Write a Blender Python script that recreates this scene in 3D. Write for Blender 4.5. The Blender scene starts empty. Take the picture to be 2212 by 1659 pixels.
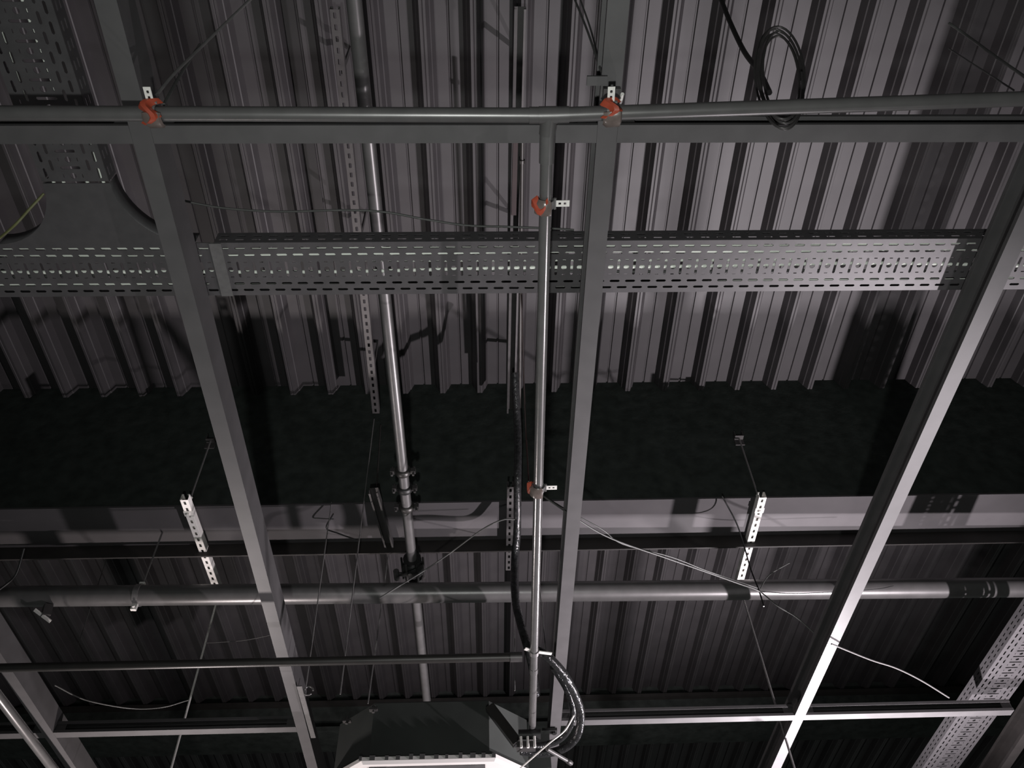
import bpy, bmesh, math, random
from mathutils import Vector, Matrix
random.seed(4)
SC = bpy.context.scene
COL = SC.collection

# ------------------------------------------------------------------ camera
F = 1810.0                      # focal length in pixels of the 2212x1659 frame
CX, CY = 1106.0, 829.5
CZ = 1.6                        # eye height above the floor
_Y = Vector((-32, -2183.5, -1810)).normalized()
_X = Vector((1, 0.012, -0.030)); _X = (_X - _Y*_X.dot(_Y)).normalized()
_Z = _X.cross(_Y).normalized()
ROT = Matrix((_X, _Y, _Z))      # camera-to-world rotation (rows = world axes in camera space)
cam = bpy.data.cameras.new('camera'); co = bpy.data.objects.new('camera', cam); COL.objects.link(co)
cam.sensor_fit = 'HORIZONTAL'; cam.sensor_width = 36; cam.lens = F/2212*36
cam.clip_start = 0.02; cam.clip_end = 100
M4 = ROT.to_4x4(); M4.translation = (0, 0, CZ); co.matrix_world = M4
SC.camera = co

def ray(u, v): return ROT @ Vector((u-CX, CY-v, -F))
def P(u, v, z):                 # point of a sight line at height z above the eye
    d = ray(u, v); k = z/d.z; return Vector((d.x*k, d.y*k, z+CZ))
def Q(u, v, y):                 # point of a sight line at distance y forward
    d = ray(u, v); k = y/d.y; return Vector((d.x*k, y, d.z*k+CZ))

# ------------------------------------------------------------------ world, lights, exposure
w = bpy.data.worlds.new('dark_hall'); SC.world = w; w.use_nodes = True
w.node_tree.nodes['Background'].inputs[0].default_value = (0.93, 1.0, 0.96, 1)
w.node_tree.nodes['Background'].inputs[1].default_value = 0.065
SC.view_settings.view_transform = 'Standard'; SC.view_settings.look = 'None'
SC.view_settings.exposure = -0.1; SC.view_settings.gamma = 1.0; SC.view_settings.use_curve_mapping = False

def spot(name, loc, target, power, color, radius, angle, blend):
    l = bpy.data.lights.new(name, 'SPOT'); l.energy = power; l.color = color
    l.shadow_soft_size = radius; l.spot_size = math.radians(angle); l.spot_blend = blend
    o = bpy.data.objects.new(name, l); COL.objects.link(o)
    o.location = (loc[0], loc[1], loc[2]+CZ)
    d = Vector(target)-Vector(loc); o.rotation_euler = d.to_track_quat('-Z', 'Y').to_euler()
    return o
spot('offscreen_light', (3.0, 3.44, -.75), (.60, 3.45, 4.2), 1250, (1.0, .92, .965), .035, 80, 1.0)
spot('offscreen_light', (1.78, 4.45, 1.28), (1.6, 4.2, 2.2), 350, (1.0, .93, .97), .03, 150, .8)
spot('offscreen_light', (-1.75, 4.55, .85), (-1.45, 4.3, 2.2), 150, (1.0, .90, .88), .04, 150, 1.0)
spot('offscreen_light', (-.1, .1, -.6), (.2, 1.35, 2.2), 190, (.96, 1.0, .96), .04, 94, 1.0)  # unseen greenish fill light beside the eye, lifting trays and near channels

# ------------------------------------------------------------------ materials
def mat(name, col, rough=.6, metal=0., var=.12, scale=18., bump=.0, spec=.5, stretch=None):
    m = bpy.data.materials.new(name); m.use_nodes = True
    nt = m.node_tree; b = nt.nodes['Principled BSDF']
    tc = nt.nodes.new('ShaderNodeTexCoord'); mp = nt.nodes.new('ShaderNodeMapping')
    if stretch: mp.inputs['Scale'].default_value = stretch
    n = nt.nodes.new('ShaderNodeTexNoise'); n.inputs['Scale'].default_value = scale; n.inputs['Detail'].default_value = 5
    r = nt.nodes.new('ShaderNodeValToRGB')
    r.color_ramp.elements[0].position = .3; r.color_ramp.elements[1].position = .7
    r.color_ramp.elements[0].color = tuple(c*(1-var) for c in col)+(1,)
    r.color_ramp.elements[1].color = tuple(min(1, c*(1+var)) for c in col)+(1,)
    L = nt.links.new
    L(tc.outputs['Object'], mp.inputs['Vector']); L(mp.outputs[0], n.inputs['Vector'])
    L(n.outputs['Fac'], r.inputs['Fac']); L(r.outputs[0], b.inputs['Base Color'])
    b.inputs['Roughness'].default_value = rough; b.inputs['Metallic'].default_value = metal
    b.inputs['Specular IOR Level'].default_value = spec
    if bump:
        bp = nt.nodes.new('ShaderNodeBump'); bp.inputs['Strength'].default_value = bump; bp.inputs['Distance'].default_value = .01
        L(n.outputs['Fac'], bp.inputs['Height']); L(bp.outputs[0], b.inputs['Normal'])
    return m
DECK   = mat('painted_decking', (.036, .0328, .0346), .55, 0, .13, 5, .05)
SOFFIT = mat('painted_soffit', (.058, .053, .056), .7, 0, .10, 6)
BLACKW = mat('dark_matt_beam', (.040, .045, .042), .95, 0, .25, 14, .3, spec=.05)  # dark matt tone of the deep beam's sides and the shallow beam
CHAN   = mat('grey_painted_steel', (.080, .076, .078), .5, 0, .10, 12, .03)
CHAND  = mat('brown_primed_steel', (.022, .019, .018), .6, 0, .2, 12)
TRAY   = mat('galvanised_tray_steel', (.088, .083, .087), .45, .25, .10, 30)
CABLE  = mat('white_cable_jacket', (.80, .83, .76), .5, 0, .06, 8)
CABLEG = mat('grey_cable_jacket', (.07, .07, .068), .5)
CABLEK = mat('black_cable_jacket', (.010, .010, .010), .45)
CABLEY = mat('yellow_green_jacket', (.11, .115, .04), .5)
PIPE   = mat('painted_pipe', (.125, .12, .12), .34, .35, .10, 16, .02)
PIPED  = mat('dark_painted_pipe', (.04, .037, .035), .4, .3, .12, 16)
PIPEW  = mat('bare_steel_pipe', (.28, .27, .27), .24, .7, .08, 22)
GALV   = mat('bright_galvanised_steel', (.82, .79, .76), .5, .15, .05, 40)
STEEL  = mat('zinc_rod', (.26, .25, .25), .35, .6, .1, 60)
STRUTD = mat('grey_slotted_strut', (.085, .08, .08), .45, .5, .1, 30)
ORANGE = mat('orange_plastic', (.36, .060, .030), .45, 0, .12, 30)
PALE   = mat('clear_grey_plastic', (.14, .11, .10), .25, 0, .2, 40)
BLKP   = mat('black_rubber', (.012, .012, .012), .5, 0, .2, 25)
FOIL   = mat('black_foil_wrap', (.030, .030, .031), .16, .4, .3, 55, .6)
ACB    = mat('dark_unit_casing', (.040, .044, .041), .7, 0, .2, 5)
WHITE  = mat('white_panel_plastic', (.80, .76, .74), .45, 0, .04, 9)
GREYP  = mat('grey_louvre_plastic', (.09, .087, .087), .5)
REDM   = mat('red_primer', (.018, .006, .006), .6)

# ------------------------------------------------------------------ mesh helpers
def link(name, bm, m, parent=None, smooth=False, solid=0):
    me = bpy.data.meshes.new(name); bm.normal_update(); bm.to_mesh(me); bm.free()
    if isinstance(m, (list, tuple)):
        for x in m: me.materials.append(x)
    else: me.materials.append(m)
    if smooth:
        for p in me.polygons: p.use_smooth = True
        me.set_sharp_from_angle(angle=math.radians(48))
    o = bpy.data.objects.new(name, me); COL.objects.link(o)
    if parent is not None: o.parent = parent
    if solid:
        s = o.modifiers.new('thickness', 'SOLIDIFY'); s.thickness = solid; s.offset = 0
    return o
def tag(o, label=None, cat=None, group=None, kind=None):
    if label: o['label'] = label
    if cat: o['category'] = cat
    if group: o['group'] = group
    if kind: o['kind'] = kind
    return o
def empty(name, label, cat, group=None):
    o = bpy.data.objects.new(name, None); COL.objects.link(o); o.empty_display_size = .05
    return tag(o, label, cat, group)
def frame(d):
    d = d.normalized(); a = Vector((0, 0, 1)) if abs(d.z) < .9 else Vector((0, 1, 0))
    x = d.cross(a).normalized(); return x, d.cross(x).normalized()
def tube(bm, pts, r, n=10, caps=True):
    pts = [Vector(p) for p in pts]; rs = r if isinstance(r, (list, tuple)) else [r]*len(pts)
    rings = []; x = None
    for i, p in enumerate(pts):
        d = (pts[min(i+1, len(pts)-1)]-pts[max(i-1, 0)]).normalized()
        if x is None: x, y = frame(d)
        else:
            x = (x-d*x.dot(d)).normalized(); y = d.cross(x).normalized()
        rings.append([bm.verts.new(p+(x*math.cos(2*math.pi*k/n)+y*math.sin(2*math.pi*k/n))*rs[i]) for k in range(n)])
    for a, b in zip(rings, rings[1:]):
        for k in range(n): bm.faces.new((a[k], a[(k+1) % n], b[(k+1) % n], b[k]))
    if caps: bm.faces.new(rings[0][::-1]); bm.faces.new(rings[-1])
def smoothpts(pts, k=6):
    pts = [Vector(p) for p in pts]
    if len(pts) < 3: return pts
    e = [pts[0]*2-pts[1]]+pts+[pts[-1]*2-pts[-2]]; out = []
    for i in range(1, len(e)-2):
        p0, p1, p2, p3 = e[i-1:i+3]
        for j in range(k):
            t = j/k
            out.append(.5*((2*p1)+(p2-p0)*t+(2*p0-5*p1+4*p2-p3)*t*t+(3*p1-p0-3*p2+p3)*t**3))
    out.append(pts[-1]); return out
def box(bm, a, b, m=None):
    vs = [Vector((x, y, z)) for x in (a[0], b[0]) for y in (a[1], b[1]) for z in (a[2], b[2])]
    if m is not None: vs = [m @ v for v in vs]
    vs = [bm.verts.new(v) for v in vs]
    for f in ((0, 1, 3, 2), (4, 6, 7, 5), (0, 4, 5, 1), (2, 3, 7, 6), (0, 2, 6, 4), (1, 5, 7, 3)):
        bm.faces.new([vs[i] for i in f])
def prism(bm, prof, ax0, ax1):      # closed profile of 3-D points extruded from offset ax0 to ax1
    a = [bm.verts.new(Vector(p)+Vector(ax0)) for p in prof]; b = [bm.verts.new(Vector(p)+Vector(ax1)) for p in prof]
    n = len(prof)
    for i in range(n): bm.faces.new((a[i], a[(i+1) % n], b[(i+1) % n], b[i]))
    bm.faces.new(a[::-1]); bm.faces.new(b)
def orient(p, d, up=Vector((0, 0, 1))):   # matrix with local X along d
    x = Vector(d).normalized(); y = up.cross(x)
    if y.length < .1: y = Vector((0, 1, 0)).cross(x)
    y.normalize(); z = x.cross(y)
    m = Matrix((x, y, z)).transposed().to_4x4(); m.translation = p; return m
def fix(bm): bmesh.ops.recalc_face_normals(bm, faces=bm.faces)

# ================================================================== large structure
H = 4.20                         # decking above the eye
BY0, BY1, BZ = 3.48, 3.79, 3.165
RIB = .238
def deck(y0, y1, name):
    bm = bmesh.new(); z = H+CZ
    x_ref = Q(1436, 850, BY0).x
    prof = []
    for k in range(-40, 40):
        x = x_ref+k*RIB
        prof += [(x-.015, -.09), (x-.004, -.09), (x, -.086), (x+.004, -.09), (x+.015, -.09), (x+.030, -.052), (x+.035, -.048), (x+.051, 0),
                 (x+.108, 0), (x+.112, .009), (x+.119, .009), (x+.123, 0),
                 (x+.187, 0), (x+.203, -.048), (x+.208, -.052)]
    ys = [y0+(y1-y0)*i/3 for i in range(4)]
    rows = [[bm.verts.new((a, y, z+b)) for a, b in prof] for y in ys]
    for r, s in zip(rows, rows[1:]):
        for i in range(len(prof)-1): bm.faces.new((r[i], r[i+1], s[i+1], s[i]))
    fix(bm)
    o = link(name, bm, DECK, None, False, .0015); tag(o, kind='structure'); return o
deck(-2.6, BY0+.01, 'ceiling'); deck(BY1-.02, 7.2, 'ceiling'); deck(7.42, 11.5, 'ceiling')

# first, deep beam: dark matt sides, lit underside, lip at the far edge
b = empty('roof_beam', 'deep black-sided roof beam with a pale grey underside crossing the middle of the ceiling', 'beam')
for ya in (BY0, BY1-.02):
    bm = bmesh.new(); box(bm, (-9, ya, BZ+.012+CZ), (10, ya+.02, H+.3+CZ)); fix(bm); link('web', bm, BLACKW, b)
bm = bmesh.new(); box(bm, (-9, BY0-.004, BZ+CZ), (10, BY1+.004, BZ+.012+CZ)); fix(bm)
link('underside', bm, SOFFIT, b)['label'] = 'flat pale grey underside of the beam'
bm = bmesh.new(); box(bm, (-9, BY1+.004, BZ-.086+CZ), (10, BY1+.014, BZ+.10+CZ)); fix(bm)
link('edge_angle', bm, CHAND, b)
# second, shallower beam
b = empty('roof_beam', 'shallow dark roof beam at the far end behind the air conditioner', 'beam')
for ya in (7.2, 7.38):
    bm = bmesh.new(); box(bm, (-9, ya, 3.84+CZ), (10, ya+.04, H+.3+CZ)); fix(bm); link('web', bm, BLACKW, b)
bm = bmesh.new(); box(bm, (-9, 7.12, 3.80+CZ), (10, 7.5, 3.84+CZ)); fix(bm); link('flange', bm, BLACKW, b)
bm = bmesh.new(); box(bm, (-9, 7.14, H-.13+CZ), (10, 7.20, H-.10+CZ)); fix(bm); link('ledge_angle', bm, PIPED, b)

# ------------------------------------------------------------------ hanging channel grid
ZG = 2.15; CW = .054; CH = .115
def cprof(w, h, t, lip):         # open to -a ; a across, b up
    return [(0, 0), (w, 0), (w, h), (0, h), (0, h-lip), (t, h-lip), (t, h-t), (w-t, h-t), (w-t, t), (t, t), (t, lip), (0, lip)]
def channel_y(x, y0, y1, label, z=ZG, m=CHAN, w=CW, h=CH, mirror=False, dx=0.0):
    bm = bmesh.new()
    pr = [((w-a if mirror else a)-w/2, b) for a, b in cprof(w, h, .004, .016)]
    A = [bm.verts.new((x+a, y0, z+CZ+bb)) for a, bb in pr]; B = [bm.verts.new((x+dx+a, y1, z+CZ+bb)) for a, bb in pr]
    n = len(pr)
    for i in range(n): bm.faces.new((A[i], A[(i+1) % n], B[(i+1) % n], B[i]))
    bm.faces.new(A[::-1]); bm.faces.new(B); fix(bm)
    t = empty('ceiling_channel', label, 'steel channel', 'long steel channels of the hanging grid')
    link('channel_rail', bm, m, t)
    return t
def fit_x(p, q, z=ZG):
    a = P(p[0], p[1], z); b_ = P(q[0], q[1], z); return a, b_
def chan_from(p, q, y0, y1, label, **k):
    a, c = fit_x(p, q); s = (c.x-a.x)/(c.y-a.y)
    xa = a.x+s*(y0-a.y); xb = a.x+s*(y1-a.y)
    return channel_y(xa, y0, y1, label, dx=xb-xa, **k), (lambda y: a.x+s*(y-a.y))
t, XL = chan_from((378, 560), (640, 1530), -1.2, 6.2, 'long grey steel channel of the hanging grid, left of the white-panelled air conditioner')
t, XM = chan_from((1308, 330), (1206, 1500), -1.2, 6.2, 'long grey steel channel running down the middle beside the upright sprinkler branch pipe')
bm = bmesh.new(); box(bm, (-.06, -.05, 0), (.06, .05, .006)); 
t, XR = chan_from((2142, 640), (1795, 1400), -1.2, 6.2, 'brightly lit steel channel at the right with a dark open side')
bm.free()
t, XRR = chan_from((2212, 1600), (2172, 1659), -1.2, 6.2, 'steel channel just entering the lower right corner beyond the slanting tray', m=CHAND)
t, XLL = chan_from((60, 1520), (150, 1655), .8, 6.2, 'steel channel crossing the lower left corner beside the pale pipe')

def channel_x(y, x0, x1, label, z=ZG, dy=0., w=.05, h=.07, m=CHAN):
    bm = bmesh.new(); pr = [(a-w/2, bb) for a, bb in cprof(w, h, .004, .014)]
    A = [bm.verts.new((x0, y+a, z+CZ+bb)) for a, bb in pr]; B = [bm.verts.new((x1, y+dy+a, z+CZ+bb)) for a, bb in pr]
    n = len(pr)
    for i in range(n): bm.faces.new((A[i], A[(i+1) % n], B[(i+1) % n], B[i]))
    bm.faces.new(A[::-1]); bm.faces.new(B); fix(bm)
    t = empty('cross_channel', label, 'steel channel', 'cross pieces of the hanging grid')
    link('channel_rail', bm, m, t)
    for xx, s in ((x0, 1), (x1, -1)):
        bm = bmesh.new(); box(bm, (xx, y-w/2+.006, z+CZ+.006), (xx+s*.05, y-w/2+.010, z+CZ+h-.006)); fix(bm); link('cleat', bm, m, t)
    return t
yb = P(1000, 290, ZG).y
hw = CW/2+.0005
channel_x(yb, -3.3, XL(yb)-hw, 'grey cross channel at the far left under the cable tray tee')
channel_x(yb, XL(yb)+hw, XM(yb)-hw, 'grey cross channel below the sprinkler main, between left and middle channels')
channel_x(yb, XM(yb)+hw, XR(yb)-hw, 'grey cross channel at upper right below the coiled cable')
yc = P(1450, 1557, ZG).y
channel_x(yc, P(0, 1580, ZG).x-.6, XLL(yc)-hw, 'short dim cross channel in the lower left corner outside the last channel', h=.06)
channel_x(yc, XLL(yc)+hw, XL(yc)-hw, 'dim cross channel at lower left, crossed by the long hanging rod', h=.06)
channel_x(yc, XM(yc)+hw, XR(yc)-hw, 'pale lit cross channel at lower right, between middle and bright right channels', h=.06)
channel_x(yc, XR(yc)+hw, P(2180, 1549, ZG).x, 'white lit cross channel with a free end crossing the slanting cable tray', h=.06)

# ================================================================== cable trays
def cell(bm, fn, a0, a1, b0, b1, ca, cb, hw_, hh, ch):
    c = [(a0, b0), (a1, b0), (a1, b1), (a0, b1)]
    o = [(ca-hw_+ch, cb-hh), (ca+hw_-ch, cb-hh), (ca+hw_, cb-hh+ch), (ca+hw_, cb+hh-ch), (ca+hw_-ch, cb+hh), (ca-hw_+ch, cb+hh), (ca-hw_, cb+hh-ch), (ca-hw_, cb-hh+ch)]
    C = [bm.verts.new(fn(*p)) for p in c]; O = [bm.verts.new(fn(*p)) for p in o]
    for k in range(4):
        bm.faces.new((C[k], C[(k+1) % 4], O[(2*k+1) % 8], O[(2*k) % 8]))
        bm.faces.new((C[(k+1) % 4], O[(2*k+2) % 8], O[(2*k+1) % 8]))
def quad(bm, fn, a0, a1, b0, b1):
    bm.faces.new([bm.verts.new(fn(*p)) for p in ((a0, b0), (a1, b0), (a1, b1), (a0, b1))])
def perf_plate(bm, fn, a0, a1, width=.2, pitch=.05):
    n = int(round((a1-a0)/pitch)); p = (a1-a0)/n; s = width/.2
    quad(bm, fn, a0, a1, 0, .010*s)
    rows = [(.010, .030, 0), (.034, .056, .5), (.144, .164, .5), (.168, .190, 0)]
    quad(bm, fn, a0, a1, .030*s, .034*s); quad(bm, fn, a0, a1, .164*s, .168*s); quad(bm, fn, a0, a1, .190*s, .200*s)
    for b0, b1, off in rows:
        if off: quad(bm, fn, a0, a0+p*off, b0*s, b1*s); quad(bm, fn, a1-p*off, a1, b0*s, b1*s)
        for i in range(n-(1 if off else 0)):
            x = a0+(i+off)*p; cell(bm, fn, x, x+p, b0*s, b1*s, x+p/2, (b0+b1)/2*s, .0165, .0042, .0035)
    quad(bm, fn, a0, a1, .056*s, .062*s); quad(bm, fn, a0, a1, .138*s, .144*s)
    for i in range(n):
        x = a0+i*p; q = x+.016
        cell(bm, fn, x, q, .062*s, .138*s, x+.008, .1*s, .0042, .030*s, .0035)
        for b0, b1, hw_, hh, ch in ((.062, .082, .0055, .0018, .001), (.082, .118, .0085, .0085, .005), (.118, .138, .0055, .0018, .001)):
            cell(bm, fn, q, x+p, b0*s, b1*s, (q+x+p)/2, (b0+b1)/2*s, hw_, hh, ch)
def perf_flange(bm, fn, a0, a1, h=.06, pitch=.05):
    n = int(round((a1-a0)/pitch)); p = (a1-a0)/n
    quad(bm, fn, a0, a1, 0, .010); quad(bm, fn, a0, a1, .026, .032); quad(bm, fn, a0, a1, .048, h)
    for i in range(n):
        x = a0+i*p
        cell(bm, fn, x, x+p, .010, .026, x+p/2, .018, .0145, .0035, .003)
        cell(bm, fn, x, x+p, .032, .048, x+p/2, .040, .0145, .0035, .003)
ZT = 2.285
TY0, TY1 = P(1100, 521, ZT).y, P(1100, 633, ZT).y
def tray_x(x0, x1, parent, near=True, dy=0.):
    zt = ZT+CZ; W = TY1-TY0
    bm = bmesh.new(); perf_plate(bm, lambda a, b_: (a, TY0+b_, zt), x0, x1, W)
    link('perforated_base', bm, TRAY, parent, False, .0015)
    for y, on in ((TY0, near), (TY1, True)):
        if not on: continue
        bm = bmesh.new(); perf_flange(bm, lambda a, b_: (a, y, zt+b_), x0, x1)
        s = 1 if y == TY0 else -1
        quad(bm, lambda a, b_: (a, y+s*b_, zt+.06), x0, x1, 0, .012)
        link('side_flange', bm, TRAY, parent, False, .0015)
def tray_y(x0, W, y0, y1, parent, z=ZT):
    zt = z+CZ
    bm = bmesh.new(); perf_plate(bm, lambda a, b_: (x0+b_, a, zt), y0, y1, W)
    link('perforated_base', bm, TRAY, parent, False, .0015)
    for x in (x0, x0+W):
        bm = bmesh.new(); perf_flange(bm, lambda a, b_: (x, a, zt+b_), y0, y1)
        link('side_flange', bm, TRAY, parent, False, .0015)
XT0 = XL(TY0)+.075
t = empty('cable_tray', 'perforated steel cable tray holding white cables, crossing above the upright sprinkler branch pipe', 'cable tray', 'cable trays')
tray_x(XT0, XT0+2.95, t)
# splice plate by the left channel
bm = bmesh.new(); box(bm, (XT0-.014, TY0, ZT+CZ-.006), (XT0+.022, TY1, ZT+CZ-.002)); fix(bm)
link('splice_plate', bm, STEEL, t)['label'] = 'pale metal joint plate'
TX0 = P(75, 350, ZT).x; TX1 = P(222, 350, ZT).x; R_ = .20
t = empty('cable_tray_tee', 'tee piece with curved corners joining two dim cable trays at the left', 'cable tray')
tray_x(TX0-R_-.4, XT0-.012, t, near=False)
bm = bmesh.new(); zt = ZT+CZ
quad(bm, lambda a, b_: (a, b_, zt), TX0, TX1, TY0-R_, TY0)
for sx, xe in ((1, TX1), (-1, TX0)):
    c = Vector((xe+sx*R_, TY0-R_, zt)); k = Vector((xe, TY0, zt)); arc = []
    for i in range(13):
        a = math.pi/2*i/12; arc.append(c+Vector((-sx*math.cos(a)*R_, math.sin(a)*R_, 0)))
    for p_, q_ in zip(arc, arc[1:]): bm.faces.new([bm.verts.new(v) for v in (k, p_, q_)])
bmesh.ops.remove_doubles(bm, verts=bm.verts, dist=.0001); fix(bm)
link('tee_plate', bm, TRAY, t, False, .0015)
for sx, xe in ((1, TX1), (-1, TX0)):
    c = Vector((xe+sx*R_, TY0-R_, zt)); bm = bmesh.new(); prev = None
    for i in range(17):
        a = math.pi/2*i/16; p_ = c+Vector((-sx*math.cos(a)*R_, math.sin(a)*R_, 0))
        cur = (bm.verts.new(p_), bm.verts.new(p_+Vector((0, 0, .06))))
        if prev: bm.faces.new((prev[0], cur[0], cur[1], prev[1]))
        prev = cur
    link('curved_flange', bm, TRAY, t, True, .0015)
t = empty('cable_tray', 'perforated cable tray running up to the tee from the upper left corner', 'cable tray', 'cable trays')
tray_y(TX0, TX1-TX0, -.9, TY0-R_-.006, t)
a = P(2080, 1530, ZT); c = P(2165, 1530, ZT)
t = empty('cable_tray', 'bright perforated cable tray slanting through the lower right corner', 'cable tray', 'cable trays')
tray_y(a.x, c.x-a.x, -.6, 6.6, t)

# white cables lying in the trays
def cable(name, pts, r, m, label, group=None, n=8, k=6, cat='cable'):
    bm = bmesh.new(); tube(bm, smoothpts(pts, k), r, n); fix(bm)
    o = link(name, bm, m, None, True); tag(o, label, cat, group); return o
spots_ = ['nearest side of the tray', 'second from the near side of the tray', 'third from the near side of the tray', 'just short of the tray middle', 'along the tray middle', 'third from the far side of the tray', 'second from the far side of the tray']
for i, (fy, r) in enumerate(((.012, .0045), (.030, .005), (.047, .0045), (.072, .006), (.104, .006), (.122, .005), (.160, .0045))):
    pts = []
    x = TX0-.5
    while x < XT0+2.95:
        if i < 3: wob = .003*math.sin(x*2.1+i*1.7)+.002*math.sin(x*6.3+i)
        else: wob = .0075*math.sin(x*1.9+i*2.3)+.004*math.sin(x*5.1+i)
        zz = .010+(.006 if i % 2 else 0)+.004*math.sin(x*4.3+i*.9)
        pts.append((x, TY0+fy+wob, ZT+CZ+zz)); x += .17
    cable('tray_cable', pts, r, CABLE if i != 5 else CABLEG, ('white' if i != 5 else 'grey')+' cable lying in the long crosswise tray, '+spots_[i], 'cables lying in the long cable tray', k=3)
for i, fx in enumerate((.028, .060, .118, .172)):
    pts = []
    y = -.85
    while y < TY0+.03:
        pts.append((TX0+fx+.007*math.sin(y*3.1+i*2), y, ZT+CZ+.010+.003*math.sin(y*7+i))); y += .12
    cable('tray_cable', pts, .005, CABLE, 'white cable in the upper left tray, '+['along its left side', 'left of its middle', 'right of its middle', 'along its right side'][i], 'cables lying in the upper left tray', k=3)

for i in range(8):
    pts = [(a.x+.017+.0235*i+.003*math.sin(y_*.9+i), y_*.35-.5, ZT+CZ+.016+(.020 if i % 2 else 0)+.003*math.sin(y_+i)) for y_ in range(20)]
    cable('tray_cable', pts, .0115, CABLEK, 'black cable in the slanting right tray, '+['at its left side', 'second from its left side', 'third from its left side', 'just left of its middle', 'just right of its middle', 'third from its right side', 'second from its right side', 'at its right side'][i], 'thick black cables in the slanting right tray', k=2)

# ================================================================== sprinkler pipes
def pipe_part(name, p, q, r, m, parent, n=20):
    bm = bmesh.new(); tube(bm, [p, q], r, n); fix(bm)
    o = link(name, bm, m, parent, True)
    for f in o.data.polygons:
        if len(f.vertices) > 4: f.use_smooth = False
    return o
ZP = 2.035
pl, pt, pr_ = P(-400, 243, ZP), P(1186, 249, ZP), P(2600, 200, ZP)
t = empty('sprinkler_main_pipe', 'thick grey sprinkler pipe crossing the top of the view from edge to edge', 'pipe')
pipe_part('pipe_run', pl, P(1145, 249, ZP), .0185, PIPE, t)
pipe_part('pipe_run', P(1228, 247.5, ZP), pr_, .0185, PIPE, t)
pipe_part('coupling', P(1143, 249, ZP), P(1166, 249, ZP), .0205, PIPE, t)
pipe_part('coupling', P(1202, 248.3, ZP), P(1229, 247.4, ZP), .0205, PIPE, t)
bm = bmesh.new(); tube(bm, [P(1164, 249, ZP), P(1204, 248.3, ZP)], .0215, 20); tube(bm, [pt, P(1182, 290, ZP)], .021, 20); fix(bm)
link('tee_fitting', bm, PIPE, t, True)
bA = P(1182, 285, ZP); bB = P(1149, 1600, ZP-.10)
t = empty('sprinkler_branch_pipe', 'shiny sprinkler branch pipe dropping from the tee straight down the middle of the view', 'pipe')
pipe_part('pipe_run', bA, bB, .0165, PIPEW, t)
pipe_part('socket', bA, bA.lerp(bB, .028), .0195, PIPEW, t)
pipe_part('coupling', bA.lerp(bB, .80), bA.lerp(bB, .812), .0185, PIPEW, t)
def on_branch(v):
    lo, hi = 0., 1.
    for _ in range(40):
        m_ = (lo+hi)/2; p = bA.lerp(bB, m_); q = ROT.transposed() @ (p-Vector((0, 0, CZ)))
        vv = CY+F*q.y/q.z
        if vv < v: lo = m_
        else: hi = m_
    return bA.lerp(bB, lo)

# orange-marked pipe clamps
def pipe_clamp(c, d, r, label, tab=1, tilt=0., shell=1, orange=1.0):
    t = empty('pipe_clamp', label, 'pipe clamp', 'orange pipe clamps on the sprinkler pipes')
    mtx = orient(c, d)
    bm = bmesh.new()                       # ring band
    n = 22; R = r+.003
    prev = None
    for i in range(n+1):
        a = 2*math.pi*i/n; ring = []
        for (rr, xx) in ((R, -.011), (R+.003, -.011), (R+.003, .011), (R, .011)):
            ring.append(bm.verts.new(mtx @ Vector((xx, rr*math.cos(a), rr*math.sin(a)))))
        if prev:
            for k in range(4): bm.faces.new((prev[k], prev[(k+1) % 4], ring[(k+1) % 4], ring[k]))
        prev = ring
    fix(bm); link('clamp_band', bm, STEEL, t)
    bm = bmesh.new()                       # orange shell wrapped over part of the ring
    prev = None
    for i in range(13):
        a = math.pi*(.75+orange*.95*i/12); ring = []
        bul = .010*math.sin(math.pi*i/12)
        for (rr, xx) in ((R+.004, -.016), (R+.010+bul, -.006), (R+.010+bul, .006), (R+.004, .016)):
            xs = xx+.012*math.sin(i*.9)
            ring.append(bm.verts.new(mtx @ Vector((xs, shell*tab*rr*math.cos(a), rr*math.sin(a)))))
        if prev:
            for k in range(4): bm.faces.new((prev[k], prev[(k+1) % 4], ring[(k+1) % 4], ring[k]))
        prev = ring
    fix(bm); link('orange_shell', bm, ORANGE, t, True)
    bm = bmesh.new(); prev = None
    for i in range(9):
        a = math.pi*(1.35+.55*i/8); ring = []
        for (rr, xx) in ((R+.005, -.020), (R+.013, -.010), (R+.012, .022), (R+.005, .026)):
            ring.append(bm.verts.new(mtx @ Vector((xx, tab*rr*math.cos(a), rr*math.sin(a)))))
        if prev:
            for k in range(4): bm.faces.new((prev[k], prev[(k+1) % 4], ring[(k+1) % 4], ring[k]))
        prev = ring
    fix(bm); link('plastic_cover', bm, PALE, t, True)
    # slotted tab
    bm = bmesh.new(); m2 = mtx @ Matrix.Rotation(tilt, 4, 'Z')
    fn = lambda a_, b_: m2 @ Vector((b_-.009, -tab*(R+a_), 0))
    quad(bm, fn, 0, .012, 0, .018)
    cell(bm, fn, .012, .026, 0, .018, .019, .009, .0035, .003, .001)
    cell(bm, fn, .026, .040, 0, .018, .033, .009, .0035, .003, .001)
    quad(bm, fn, .040, .045, 0, .018)
    link('slotted_tab', bm, GALV, t, False, .002)
    bm = bmesh.new(); tube(bm, [mtx @ Vector((-.016, -tab*(R+.006), 0)), mtx @ Vector((.016, -tab*(R+.006), 0))], .004, 6); fix(bm)
    link('bolt', bm, STEEL, t)
    return t
pd = (pt-pl).normalized()
bd = (bB-bA).normalized()
c1 = P(332, 247, ZP); pipe_clamp(Vector((c1.x, pl.lerp(pt, (c1.x-pl.x)/(pt.x-pl.x)).y, ZP+CZ)), pd, .0185, 'orange clamp on the sprinkler main where it crosses the left channel', 1)
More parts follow.
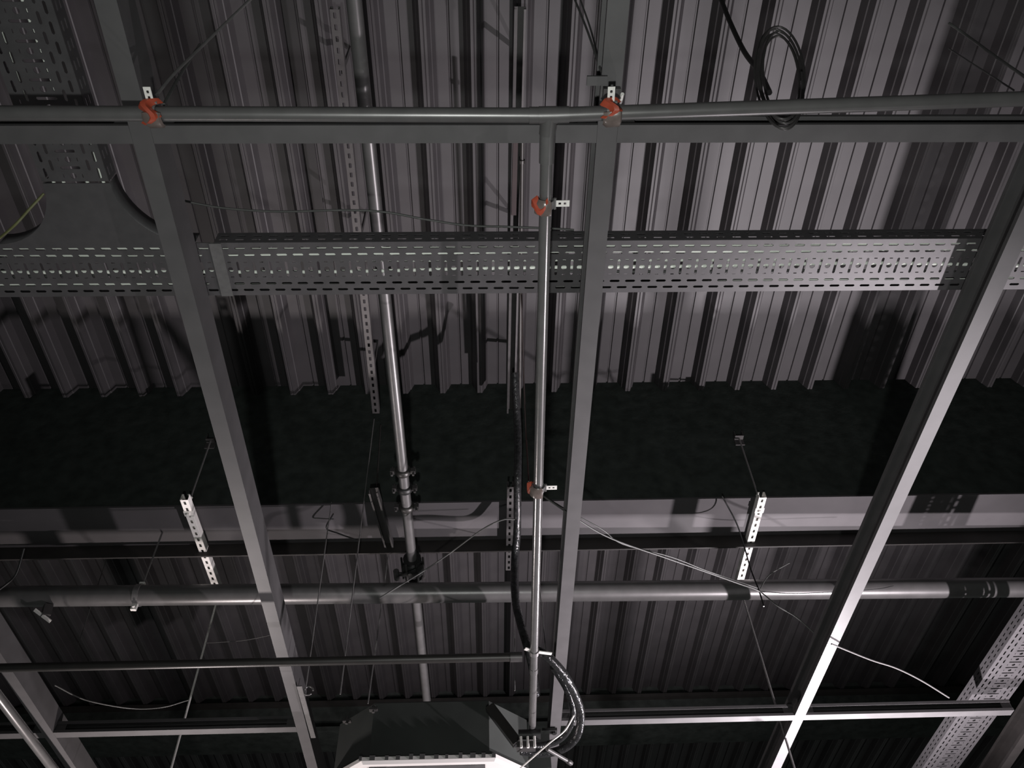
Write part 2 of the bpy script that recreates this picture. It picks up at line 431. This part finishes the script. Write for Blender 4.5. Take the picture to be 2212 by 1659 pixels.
c2 = P(1318, 246, ZP); pipe_clamp(Vector((c2.x, pt.lerp(pr_, (c2.x-pt.x)/(pr_.x-pt.x)).y, ZP+CZ)), (pr_-pt).normalized(), .0185, 'orange clamp on the sprinkler main where it crosses the middle channel', 1, orange=.8)
pipe_clamp(on_branch(440), bd, .0165, 'large orange clamp with slotted tab on the branch pipe above the cable tray', 1, shell=-1, orange=.85)
pipe_clamp(on_branch(1054), bd, .0165, 'small orange clamp on the branch pipe in front of the black beam side', 1, shell=-1, orange=.45)
t = empty('pipe_clamp', 'plain silver clamp low on the branch pipe beside the end of the thin dark pipe', 'pipe clamp')
m_ = orient(on_branch(1408), bd); bm = bmesh.new()
tube(bm, [m_ @ Vector((-.012, 0, 0)), m_ @ Vector((.012, 0, 0))], .021, 18); fix(bm); link('clamp_band', bm, STEEL, t, True)
bm = bmesh.new(); box(bm, (-.010, -.075, -.002), (.006, -.02, .002), m_ @ Matrix.Rotation(.25, 4, 'Z')); fix(bm); link('slotted_tab', bm, GALV, t)
bm = bmesh.new(); box(bm, (-.010, .02, -.002), (.006, .045, .002), m_ @ Matrix.Rotation(.5, 4, 'Z')); fix(bm)
link('short_tab', bm, GALV, t)

# second long pipe, above the tray
ZU = 2.92
ua, ub = P(758, -60, ZU), P(922, 1513, ZU)
t = empty('riser_pipe', 'grey pipe with bolted couplings and a black valve, running above the tray left of centre', 'pipe')
def on_up(v): 
    y = P(850, v, ZU).y; return ua.lerp(ub, (y-ua.y)/(ub.y-ua.y))
pipe_part('pipe_run', ua, ub, .0265, PIPE, t)
ud = (ub-ua).normalized()
for vv in (1018, 1055, 1095):
    c = on_up(vv); m_ = orient(c, ud)
    bm = bmesh.new(); tube(bm, [m_ @ Vector((-.018, 0, 0)), m_ @ Vector((-.012, 0, 0)), m_ @ Vector((.012, 0, 0)), m_ @ Vector((.018, 0, 0))], [.033, .039, .039, .033], 18); fix(bm)
    k_ = link('coupling', bm, BLKP if vv == 1055 else PIPED, t, True)
    for s in (-1, 1):
        bm = bmesh.new(); box(bm, (-.010, s*.036, -.012), (.010, s*.062, .012), m_); 
        tube(bm, [m_ @ Vector((0, s*.052, -.030)), m_ @ Vector((0, s*.052, .026))], .0065, 6); fix(bm)
        link('bolt_lug', bm, STRUTD, k_)
c = on_up(1228); m_ = orient(c, ud)
bm = bmesh.new()
bmesh.ops.create_icosphere(bm, subdivisions=3, radius=.062, matrix=m_ @ Matrix.Diagonal((1.15, 1, .9, 1)))
vb = link('valve_body', bm, BLKP, t, True)
for s_ in (-1, 1):
    bm = bmesh.new(); tube(bm, [m_ @ Vector((s_*.085, 0, 0)), m_ @ Vector((s_*.070, 0, 0))], .05, 12); fix(bm); link('valve_flange', bm, BLKP, vb)
for a_ in range(6):
    bm = bmesh.new(); an = a_*math.pi/3
    tube(bm, [m_ @ Vector((-.09, .058*math.cos(an), .058*math.sin(an))), m_ @ Vector((.09, .058*math.cos(an), .058*math.sin(an)))], .006, 6); fix(bm)
    link('stud', bm, STRUTD if a_ % 2 else BLKP, vb)
bm = bmesh.new(); tube(bm, [m_ @ Vector((0, .03, -.04)), m_ @ Vector((-.02, .085, -.055))], .012, 8); tube(bm, [m_ @ Vector((-.05, .085, -.055)), m_ @ Vector((.02, .085, -.055))], .016, 8); fix(bm)
link('valve_handle', bm, STRUTD, vb)

# big pipe
ZB = 2.74
ga, gb = P(-250, 1291, ZB), P(2500, 1266, ZB)
t = empty('large_pipe', 'thick round grey pipe crossing the lower half of the ceiling below the beam', 'pipe')
pipe_part('pipe_run', ga, gb, .054, PIPE, t, 32)
gd = (gb-ga).normalized()
def on_big(u):
    x = P(u, 1280, ZB).x; return ga.lerp(gb, (x-ga.x)/(gb.x-ga.x))
t = empty('pipe_hanger', 'pale steel ring hanger around the large pipe near its left end', 'pipe clamp')
m_ = orient(on_big(297), gd); bm = bmesh.new()
tube(bm, [m_ @ Vector((-.014, 0, 0)), m_ @ Vector((.014, 0, 0))], .0585, 28); fix(bm); link('ring', bm, STEEL, t, True)
bm = bmesh.new(); box(bm, (-.014, -.008, -.092), (.014, .008, -.055), m_); tube(bm, [m_ @ Vector((0, -.02, -.078)), m_ @ Vector((0, .02, -.078))], .007, 6); fix(bm)
link('hanger_lug', bm, GALV, t)
bm = bmesh.new(); box(bm, (-.014, -.016, .055), (.014, .016, .075), m_); fix(bm); link('hanger_lug', bm, GALV, t)
bm = bmesh.new(); cc = on_big(297); tube(bm, [cc+Vector((0, 0, .076)), Vector((cc.x, cc.y, H+CZ))], .005, 8); fix(bm); link('rod', bm, STEEL, t, True)

# thin dark pipe
ZD = 1.98
da, db = P(-200, 1447, ZD), P(1128, 1419, ZD)
t = empty('thin_pipe', 'thin dark pipe crossing the lower left and ending at the branch pipe', 'pipe')
pipe_part('pipe_run', da, db, .018, PIPED, t)
pipe_part('end_socket', db+(da-db).normalized()*.05, db, .0205, STRUTD, t)
# pale pipe in lower left corner
t = empty('corner_pipe', 'pale shiny pipe in the lower left corner, left of the last channel', 'pipe')
pipe_part('pipe_run', P(-60, 1430, 2.06), P(190, 1760, 2.06), .022, PIPEW, t)

# ================================================================== slotted struts on rods
def strut(p0, p1, m, label, holes=True, wdt=.041, group='slotted struts', pitch=.05, name='slotted_strut'):
    t = empty(name, label, 'strut', group)
    d = p1-p0; Ln = d.length; n = max(1, int(round(Ln/pitch))); pit = Ln/n
    mx = orient(p0, d)      # local x along, y across, z up
    h = .041
    bm = bmesh.new(); fn = lambda a_, b_: mx @ Vector((a_, b_-wdt/2, 0))
    for i in range(n):
        if holes: cell(bm, fn, i*pit, (i+1)*pit, 0, wdt, (i+.5)*pit, wdt/2, .0125, .0065, .002)
    for s in (-1, 1):
        f2 = lambda a_, b_: mx @ Vector((a_, s*wdt/2, b_)); quad(bm, f2, 0, Ln, 0, h)
        f3 = lambda a_, b_: mx @ Vector((a_, s*(wdt/2-b_), h)); quad(bm, f3, 0, Ln, 0, .010)
    if not holes:
        quad(bm, lambda a_, b_: mx @ Vector((a_, b_-wdt/2, h)), 0, Ln, 0, wdt)
        for s in (-1, 1): quad(bm, lambda a_, b_: mx @ Vector((a_, s*(wdt/2-b_), 0)), 0, Ln, 0, .009)
    bmesh.ops.remove_doubles(bm, verts=bm.verts, dist=.0001); fix(bm)
    link('slotted_rail', bm, m, t, False, .002)
    if p0.z > ZK0:
        for f_ in (.12, .5, .88):
            c_ = p0.lerp(p1, f_); bm = bmesh.new(); box(bm, (c_.x-.004, c_.y-.012, c_.z+h-.002), (c_.x+.004, c_.y+.012, H+CZ-.002)); fix(bm)
            link('hanger_strap', bm, m, t)
    return t
ZS = BZ-.055; ZK0 = 3.7+CZ
YROD = P(478, 1300, ZS).y-.06
def bracket_set(near_px, far_px, rod_top, rod_bot, side):
    a_ = P(near_px[0], near_px[1], ZS); b_ = P(far_px[0], far_px[1], ZS)
    st = strut(a_, b_, GALV, 'white slotted strut under the beam at the %s, hung on thin rods' % side)
    bm = bmesh.new(); n1 = a_.lerp(b_, .12)
    box(bm, (-.02, -.025, -.003), (.02, .025, -.0005), orient(n1, b_-a_)); tube(bm, [n1+Vector((0, 0, -.014)), n1+Vector((0, 0, -.003))], .010, 6); fix(bm)
    link('square_washer', bm, GALV, st)
    # short rod up to an anchor on the beam side
    top = Q(rod_top[0], rod_top[1], BY0-.02); bot = Q(near_px[0]+(14 if side == 'left' else -10), near_px[1]-2, BY0-.03)
    r = empty('threaded_rod', 'short threaded rod from an anchor on the black beam side to the %s white strut' % side, 'rod', 'threaded rods')
    bm = bmesh.new(); tube(bm, [top, bot], .0055, 8); fix(bm); link('rod', bm, STEEL, r, True)
    bm = bmesh.new(); m2 = Matrix.Translation(top)
    box(bm, (-.028, .012, -.05), (.028, .019, .03), m2); box(bm, (-.024, -.02, -.006), (.024, .014, 0), m2); box(bm, (-.026, -.018, -.005), (-.021, .014, .040), m2); box(bm, (.021, -.018, -.005), (.026, .014, .040), m2); fix(bm)
    link('anchor_bracket', bm, STRUTD, r)
    bm = bmesh.new(); tube(bm, [bot+Vector((0, 0, -.012)), bot+Vector((0, 0, .012))], .011, 6); fix(bm); link('nut', bm, GALV, r)
    # long rod down from the far end
    ybar = b_.y-.06
    p_ = Q(rod_bot[0][0], rod_bot[0][1], ybar); q_ = Q(rod_bot[1][0], rod_bot[1][1], ybar)
    dd = (q_-p_); p_ = p_-dd*((ZS+CZ+.03-p_.z)/(-dd.z)) if dd.z else p_
    r = empty('threaded_rod', 'long thin threaded rod hanging from the %s white strut down past the lower edge' % side, 'rod', 'threaded rods')
    bm = bmesh.new(); tube(bm, [p_, q_+dd*.25], .0062, 8); fix(bm); link('rod', bm, STEEL if side == 'right' else GALV, r, True)
bracket_set((397, 1080), (478, 1300), (455, 952), ((465, 1310), (370, 1659)), 'left')
bracket_set((1648, 1075), (1592, 1282), (1596, 945), ((1607, 1295), (1716, 1659)), 'right')

# darker struts along the decking and under the beam
ZK = 3.84
strut(P(722, 20, ZK), P(812, 893, ZK), STRUTD, 'dark slotted strut under the decking ending against the beam, beside the coupled pipe', group='dark struts')
strut(P(806, 1066, ZS), P(843, 1192, ZS), STRUTD, 'short dark strut under the beam beside the coupled pipe above the black valve', group='dark struts', holes=False, wdt=.05)
s = strut(P(1124, 20, ZK), P(1104, 893, ZK), STRUTD, 'dark strut under the decking just left of the branch pipe', group='dark struts', holes=False, wdt=.05)
bm = bmesh.new(); p_, q_ = P(1114, 290, ZK-.004), P(1110, 465, ZK-.004); box(bm, (0, -.012, -.001), ((q_-p_).length, .012, .001), orient(p_, q_-p_)); fix(bm)
link('red_strip', bm, REDM, s)['label'] = 'dull red primed strip'
strut(P(1103, 1052, ZS), P(1099, 1232, ZS), STRUTD, 'short dark strut under the beam just left of the branch pipe', group='dark struts', wdt=.036)
t = empty('copper_pipe', 'thin dark reddish pipe running beside the dark strut left of the branch pipe', 'pipe')
pipe_part('pipe_run', P(1128, 300, 3.7), P(1122, 880, 3.7), .010, REDM if False else PIPED, t, 10)
pipe_part('coupling', P(1127, 345, 3.7), P(1127, 352, 3.7), .016, PIPED, t, 10)

def rod(p, q, r, m, label, cat='rod', group='thin hanging rods', name='hanging_rod', foot=None):
    bm = bmesh.new(); tube(bm, [p, q], r, 6); fix(bm)
    o = link(name, bm, m, None, True); tag(o, label, cat, group); return o

# ================================================================== air conditioner
AZ0, AZ1 = 1.87, 2.19
p0 = P(790, 1652, AZ0); p1 = P(1062, 1652, AZ0); AY = p0.y
CHF = .19
ax0, ax1 = p0.x-CHF, p1.x+CHF; ay0, ay1 = AY, AY+(ax1-ax0)
def octo(x0, x1, y0, y1, c, z):
    return [Vector(v) for v in ((x0+c, y0, z), (x1-c, y0, z), (x1, y0+c, z), (x1, y1-c, z), (x1-c, y1, z), (x0+c, y1, z), (x0, y1-c, z), (x0, y0+c, z))]
ac = empty('ceiling_air_conditioner', 'ceiling cassette air conditioner with dark eight-sided casing and white lower panel', 'air conditioner')
bm = bmesh.new()
lo = [bm.verts.new(v) for v in octo(ax0+.01, ax1-.01, ay0+.01, ay1-.01, CHF, AZ0+CZ+.03)]
hi = [bm.verts.new(v) for v in octo(ax0+.01, ax1-.01, ay0+.01, ay1-.01, CHF, AZ1+CZ-.012)]
h2 = [bm.verts.new(v) for v in octo(ax0+.022, ax1-.022, ay0+.022, ay1-.022, CHF, AZ1+CZ)]
for A_, B_ in ((lo, hi), (hi, h2)):
    for i in range(8): bm.faces.new((A_[i], A_[(i+1) % 8], B_[(i+1) % 8], B_[i]))
bm.faces.new(h2); bm.faces.new(lo[::-1]); fix(bm)
link('casing', bm, ACB, ac)
bm = bmesh.new()
x0, x1, y0, y1 = ax0-.02, ax1+.02, ay0-.012, ay1+.02
lo = [bm.verts.new(v) for v in octo(x0+.012, x1-.012, y0+.012, y1-.012, CHF-.005, AZ0+CZ)]
hi = [bm.verts.new(v) for v in octo(x0, x1, y0, y1, CHF, AZ0+CZ+.012)]
h2 = [bm.verts.new(v) for v in octo(x0, x1, y0, y1, CHF, AZ0+CZ+.03)]
for A_, B_ in ((lo, hi), (hi, h2)):
    for i in range(8): bm.faces.new((A_[i], A_[(i+1) % 8], B_[(i+1) % 8], B_[i]))
bm.faces.new(h2); bm.faces.new(lo[::-1]); fix(bm)
link('lower_panel', bm, WHITE, ac)['label'] = 'white plastic lower panel'
bm = bmesh.new(); box(bm, (p0.x+.012, y0+.035, AZ0+CZ-.003), (p1.x-.03, y0+.095, AZ0+CZ+.002)); fix(bm)
lv = link('louvre', bm, GREYP, ac); lv['label'] = 'grey air outlet slot'
bm = bmesh.new(); box(bm, (p0.x+.012, y0+.035, AZ0+CZ-.007), (p0.x+.085, y0+.095, AZ0+CZ-.003)); fix(bm); link('louvre_end', bm, CHAN, lv)
for i in range(12):           # bits of foil tape along the rim
    bm = bmesh.new()
    xx = p0.x-.02+i*(p1.x-p0.x+.04)/11+random.uniform(-.008, .008); hh = random.uniform(.004, .013)
    box(bm, (xx-random.uniform(.004, .014), y0-.004, AZ0+CZ+.012), (xx+random.uniform(.004, .014), y0+.001, AZ0+CZ+.028+hh))
    fix(bm); link('rim_tape', bm, STEEL, ac)
bm = bmesh.new(); box(bm, (ax1-.05, ay0+.20, AZ0+CZ+.06), (ax1+.10, ay0+.46, AZ0+CZ+.25)); fix(bm); link('side_box', bm, ACB, ac)
for s in ((p0.x+.01, ay0), (p0.x-.13, ay0+.10)):
    bm = bmesh.new(); box(bm, (s[0]-.02, s[1]-.012, AZ1+CZ-.055), (s[0]+.02, s[1]+.012, AZ1+CZ-.045)); tube(bm, [(s[0], s[1]-.002, AZ1+CZ-.066), (s[0], s[1]-.002, AZ1+CZ-.03)], .008, 6)
    fix(bm); link('hanging_lug', bm, STRUTD, ac)
# sloping cable duct on its right front
bm = bmesh.new(); p_, q_ = Q(1066, 1522, AY-.04), Q(1126, 1600, AY-.05)
box(bm, (0, -.02, -.045), ((q_-p_).length, .02, .0), orient(p_, q_-p_)); fix(bm)
o = link('sloping_duct', bm, PIPED, ac)

rod(Q(840, 1188, AY-.01), Q(795, 1520, AY-.01), .003, STEEL, 'thin rod running from the short dark strut down to the air conditioner top')
rod(Q(808, 905, BY0-.03), Q(735, 1500, BY0-.03), .003, STEEL, 'thin rod crossing the black beam side and large pipe, left of the coupled pipe')
rod(Q(716, 1085, BY0+.0), Q(660, 1490, BY0+.0), .003, STEEL, 'thin rod hanging between the left channel and the coupled pipe')
rod(Q(1110, 1232, AY), Q(1112, 1492, AY), .003, STEEL, 'thin rod just left of the branch pipe, below the large pipe')
rod(Q(1163, 1240, AY-.3), Q(1180, 1415, AY-.3), .0022, CABLEG, 'thin rod just right of the branch pipe, below the large pipe')
rod(Q(318, 940, 4.1), Q(160, 1420, 4.1), .0022, CABLEG, 'very thin rod at far left crossing the large pipe')
rod(Q(822, 918, BY0-.02), Q(812, 1075, BY0-.02), .004, PIPED, 'short dark rod on the black beam side linking the two dark struts')
# hook at left channel
t = empty('channel_hanger', 'bright bent hanger strap fixed to the left channel beside the air conditioner', 'bracket')
p_ = P(668, 1560, ZG-.012); bm = bmesh.new(); d_ = (P(690, 1640, ZG-.012)-p_)
box(bm, (-.33, -.012, -.003), (.15, .012, .003), orient(p_, d_)); fix(bm); link('strap', bm, STEEL, t)
bm = bmesh.new(); q_ = P(664, 1505, ZG-.03); pp = [q_+Vector((.022*math.cos(a_), 0, .03+.022*math.sin(a_))) for a_ in [i*math.pi/8 for i in range(15)]]
tube(bm, pp, .004, 6); fix(bm); link('hook', bm, STEEL, t, True)

# ================================================================== hoses, insulated pipes
cable('insulated_pipe', [P(1112, 805, 3.62), P(1117, 900, 3.45), P(1119, 960, 3.3), P(1118, 1040, 3.1), P(1117, 1150, 2.95), P(1112, 1210, 2.85), P(1113, 1290, 2.6), P(1124, 1345, 2.45), P(1140, 1400, 2.3), P(1150, 1440, 2.25), P(1158, 1500, 2.2)], .021, FOIL, 'shiny black wrapped pipe hanging just left of the branch pipe', 'black wrapped pipes', 12, cat='pipe')
cable('insulated_pipe', [P(1160, 1405, 2.0), P(1185, 1420, 1.97), P(1222, 1462, 1.95), P(1250, 1520, 1.95), P(1254, 1560, 1.93), P(1243, 1595, 1.9), P(1215, 1618, 1.88), P(1175, 1627, 1.87), P(1125, 1622, 1.87)], .019, FOIL, 'outer glossy black hose looping from the clamp to the air conditioner', 'black wrapped pipes', 12, cat='hose')
cable('insulated_pipe', [P(1195, 1440, 2.04), P(1225, 1490, 2.02), P(1238, 1540, 2.0), P(1225, 1580, 1.97), P(1196, 1604, 1.95), P(1150, 1612, 1.93), P(1110, 1606, 1.93)], .016, FOIL, 'inner glossy black hose looping toward the air conditioner beside the middle channel', 'black wrapped pipes', 12, cat='hose')
cable('white_wire', [P(1112, 1670, 1.80), P(1150, 1637, 1.80), P(1188, 1604, 1.80), P(1220, 1578, 1.84), P(1240, 1545, 1.88)], .0035, GALV, 'thin white wire slanting across the black hoses at the bottom', k=5)
t = empty('steel_stub', 'bright short steel pipe end sticking out below the black hoses', 'pipe')
pipe_part('pipe_run', P(1182, 1618, 1.83), P(1228, 1645, 1.83), .009, PIPEW, t, 12); pipe_part('end_nut', P(1224, 1643, 1.83), P(1234, 1649, 1.83), .012, STRUTD, t, 6)
t = empty('valve_block', 'small grey valve and clamp cluster between the air conditioner and branch pipe end', 'valve')
m_ = orient(P(1140, 1612, 1.86), Vector((1, 0, 0)))
bm = bmesh.new(); box(bm, (-.05, -.025, -.016), (.035, .02, .012), m_); fix(bm); link('valve_body', bm, STRUTD, t)
for xx in (-.03, .0, .03):
    bm = bmesh.new(); tube(bm, [m_ @ Vector((xx, -.03, -.022)), m_ @ Vector((xx, -.03, .03))], .006, 6); fix(bm); link('bolt', bm, GALV, t)
bm = bmesh.new(); tube(bm, [m_ @ Vector((-.04, -.01, .05)), m_ @ Vector((.06, -.01, .05))], .022, 12); fix(bm); link('black_elbow', bm, BLKP, t, True)
# clamp on middle channel end
t = empty('channel_clip', 'small dark clip on the middle channel just above the black hoses', 'clip')
p_ = P(1188, 1578, ZG-.01); bm = bmesh.new(); box(bm, (p_.x-.04, p_.y-.02, p_.z-.01), (p_.x+.035, p_.y+.02, p_.z+.004)); tube(bm, [p_+Vector((.02, 0, -.02)), p_+Vector((.02, 0, 0))], .012, 6); fix(bm); link('clip_plate', bm, BLKP, t)

# ================================================================== loose cables and wires
G = 'loose cables and wires'
cable('loose_cable', [P(388, 432, 2.42), P(480, 449, 2.42), P(600, 457, 2.42), P(740, 454, 2.42), P(830, 458, 2.42), P(920, 474, 2.42), P(1010, 487, 2.41), P(1100, 490, 2.39), P(1200, 494, 2.37), P(1240, 497, 2.36)], .0038, CABLEG, 'sagging grey cable just above the long perforated tray', G)
cable('sling_wire', [P(548, -8, 2.75), P(440, 96, 2.45), P(380, 155, 2.25), P(338, 205, 2.12)], .0042, STEEL, 'pale taut wire rising up to the right from the left orange clamp', G)
cable('sling_wire', [P(432, 96, 2.5), P(392, 158, 2.3), P(354, 226, 2.07)], .0040, CABLEG, 'short dim wire beside the pale taut wire at the left orange clamp', G)
cable('sling_wire', [P(1240, -5, 2.8), P(1270, 70, 2.5), P(1302, 165, 2.2)], .0035, CABLEG, 'thin wire rising up to the left from the middle channel top', G)
cable('sling_wire', [P(1252, -5, 2.9), P(1278, 70, 2.6), P(1304, 175, 2.25)], .0030, CABLEG, 'second thin wire rising beside the middle channel top, right of its twin', G)
cable('loose_cable', [P(1555, -8, 3.4), P(1578, 50, 3.2), P(1608, 112, 3.0), P(1640, 155, 2.75), P(1662, 200, 2.5)], .009, CABLEK, 'thick black cable coming down from the top edge to the coiled cable', G)
coil = []
for i in range(5*20+1):
    a_ = 2*math.pi*i/20; k_ = i/20
    u_ = 1686+(46+6*math.sin(k_*2.1))*math.cos(a_)+4*math.sin(k_*3)+14*math.sin(a_)*.6; v_ = 165+(100+9*math.cos(k_*1.7))*math.sin(a_)+4*k_-8
    coil.append(P(u_, v_, 2.36-.28*math.sin(a_)+.006*k_))
cable('coiled_cable', coil, .0036, STRUTD, 'coil of grey and black cable hanging behind the sprinkler main at upper right', None, k=2)
cable('sling_wire', [P(2050, 50, 2.9), P(2090, 78, 2.8), P(2150, 122, 2.5), P(2212, 165, 2.25), P(2260, 200, 2.08)], .0045, CABLEG, 'taut wire slanting down to the right edge in the upper right corner', G)
cable('sling_wire', [P(2050, 105, 2.9), P(2120, 150, 2.5), P(2190, 195, 2.15)], .0025, CABLEG, 'very thin wire below the taut wire in the upper right corner', G)
cable('loose_cable', [P(1160, 1062, 2.25), P(1240, 1117, 2.25), P(1320, 1163, 2.3), P(1450, 1209, 2.35), P(1530, 1237, 2.4), P(1600, 1262, 2.45), P(1640, 1277, 2.5), P(1680, 1309, 2.4), P(1720, 1333, 2.35), P(1758, 1367, 2.28)], .0035, CABLEG, 'long slack cable slanting from the small orange clamp to the bright right channel', G)
cable('loose_cable', [P(1166, 1066, 2.25), P(1235, 1108, 2.3), P(1300, 1143, 2.3), P(1345, 1175, 2.33), P(1450, 1203, 2.35), P(1530, 1234, 2.4), P(1636, 1270, 2.5)], .0028, CABLEG, 'thinner strand running alongside the long slack cable', G)
cable('loose_wire', [P(1560, 1072, 3.1), P(1590, 1128, 3.0), P(1606, 1175, 2.9), P(1622, 1230, 2.75), P(1640, 1277, 2.6), P(1650, 1310, 2.5)], .004, CABLEK, 'black wire dropping in front of the beam underside beside the right white strut', G)
cable('loose_wire', [P(1642, 1272, 2.55), P(1662, 1242, 2.6), P(1705, 1216, 2.65)], .0028, CABLEG, 'short wire end curling up to the right from the knot on the large pipe', G)
cable('loose_wire', [P(1640, 1277, 2.62), P(1720, 1282, 2.63), P(1880, 1274, 2.64), P(1930, 1266, 2.66)], .0022, CABLEK, 'thin black wire lying along the bright right part of the large pipe', G)
cable('loose_cable', [P(1796, 1391, 2.13), P(1880, 1425, 2.15), P(1935, 1443, 2.15), P(1990, 1470, 2.15), P(2050, 1507, 2.15)], .0038, STEEL, 'pale wire with a free end between the bright right channel and the slanting tray', G)
cable('loose_wire', [P(820, 1292, 2.4), P(862, 1266, 2.5), P(905, 1240, 2.6), P(965, 1200, 2.65), P(1040, 1145, 2.65), P(1085, 1123, 2.65), P(1112, 1122, 2.65)], .0036, CABLEG, 'thin wire arching from the black valve up to the left of the branch pipe', G)
cable('loose_wire', [P(-20, 530, 2.2), P(30, 488, 2.2), P(65, 450, 2.24), P(95, 418, 2.27)], .0038, CABLEY, 'yellow-green wire at the left edge beside the tray tee', G)
cable('loose_wire', [P(1126, 634, ZT+.03), P(1127, 652, 2.42), P(1131, 800, 2.45), P(1136, 930, 2.35), P(1142, 1040, 2.12)], .0028, REDM, 'thin reddish wire running down beside the branch pipe to the small orange clamp', G)
cable('loose_cable', [P(118, 1480, ZG+.1), P(185, 1512, 2.35), P(280, 1530, 2.4), P(350, 1528, 2.4), Q(408, 1512, YROD)], .0035, CABLEG, 'sagging dim cable near the lower left corner above the dim cross channel', G)
cable('loose_wire', [P(720, 1110, 3.1), P(705, 1140, 3.08), P(730, 1152, 3.05), P(775, 1168, 3.0)], .004, CABLEK, 'black wire hooked below the beam beside the coupled pipe', G)
cable('loose_wire', [P(52, 1185, 2.9), P(35, 1240, 2.8), P(10, 1265, 2.75), P(-20, 1285, 2.7)], .006, CABLEK, 'black wire at the left edge dropping to the large pipe', G)
cable('loose_wire', [Q(444, 1389, YROD), P(520, 1384, 2.5), P(575, 1374, 2.3), P(604, 1366, 2.2)], .0018, STEEL, 'faint thin wire left of the left channel below the large pipe', G)

# upper middle small bracket at channel top
t = empty('beam_clamp', 'grey clamp bracket on the middle channel just above the sprinkler main', 'bracket')
p_ = P(1286, 174, ZG-.01); bm = bmesh.new()
box(bm, (p_.x-.022, p_.y-.012, p_.z-.004), (p_.x+.03, p_.y+.012, p_.z+.003)); fix(bm); link('plate', bm, CHAN, t)
bm = bmesh.new(); q_ = P(1320, 205, ZG-.012); box(bm, (q_.x-.022, q_.y-.02, q_.z-.012), (q_.x+.022, q_.y+.022, q_.z+.006)); fix(bm); link('jaw', bm, STRUTD, t)
bm = bmesh.new(); tube(bm, [q_+Vector((.026, -.01, -.02)), q_+Vector((.026, .02, .0))], .005, 6); fix(bm); link('bolt', bm, GALV, t)
# pale fitting lower left
t = empty('pipe_bracket', 'pale twisted bracket below the large pipe near the left edge', 'bracket')
p_ = P(92, 1330, 2.62); bm = bmesh.new(); box(bm, (-.05, -.012, -.003), (.05, .012, .003), orient(p_, Vector((.7, .6, -.3)))); fix(bm); link('strap', bm, GALV, t)
bm = bmesh.new(); box(bm, (-.02, -.02, -.03), (.02, .02, .03), orient(p_+Vector((.01, .0, .03)), Vector((.5, .4, .1)))); fix(bm); link('jaw', bm, STRUTD, t)
# dark fixings standing out from the beam top
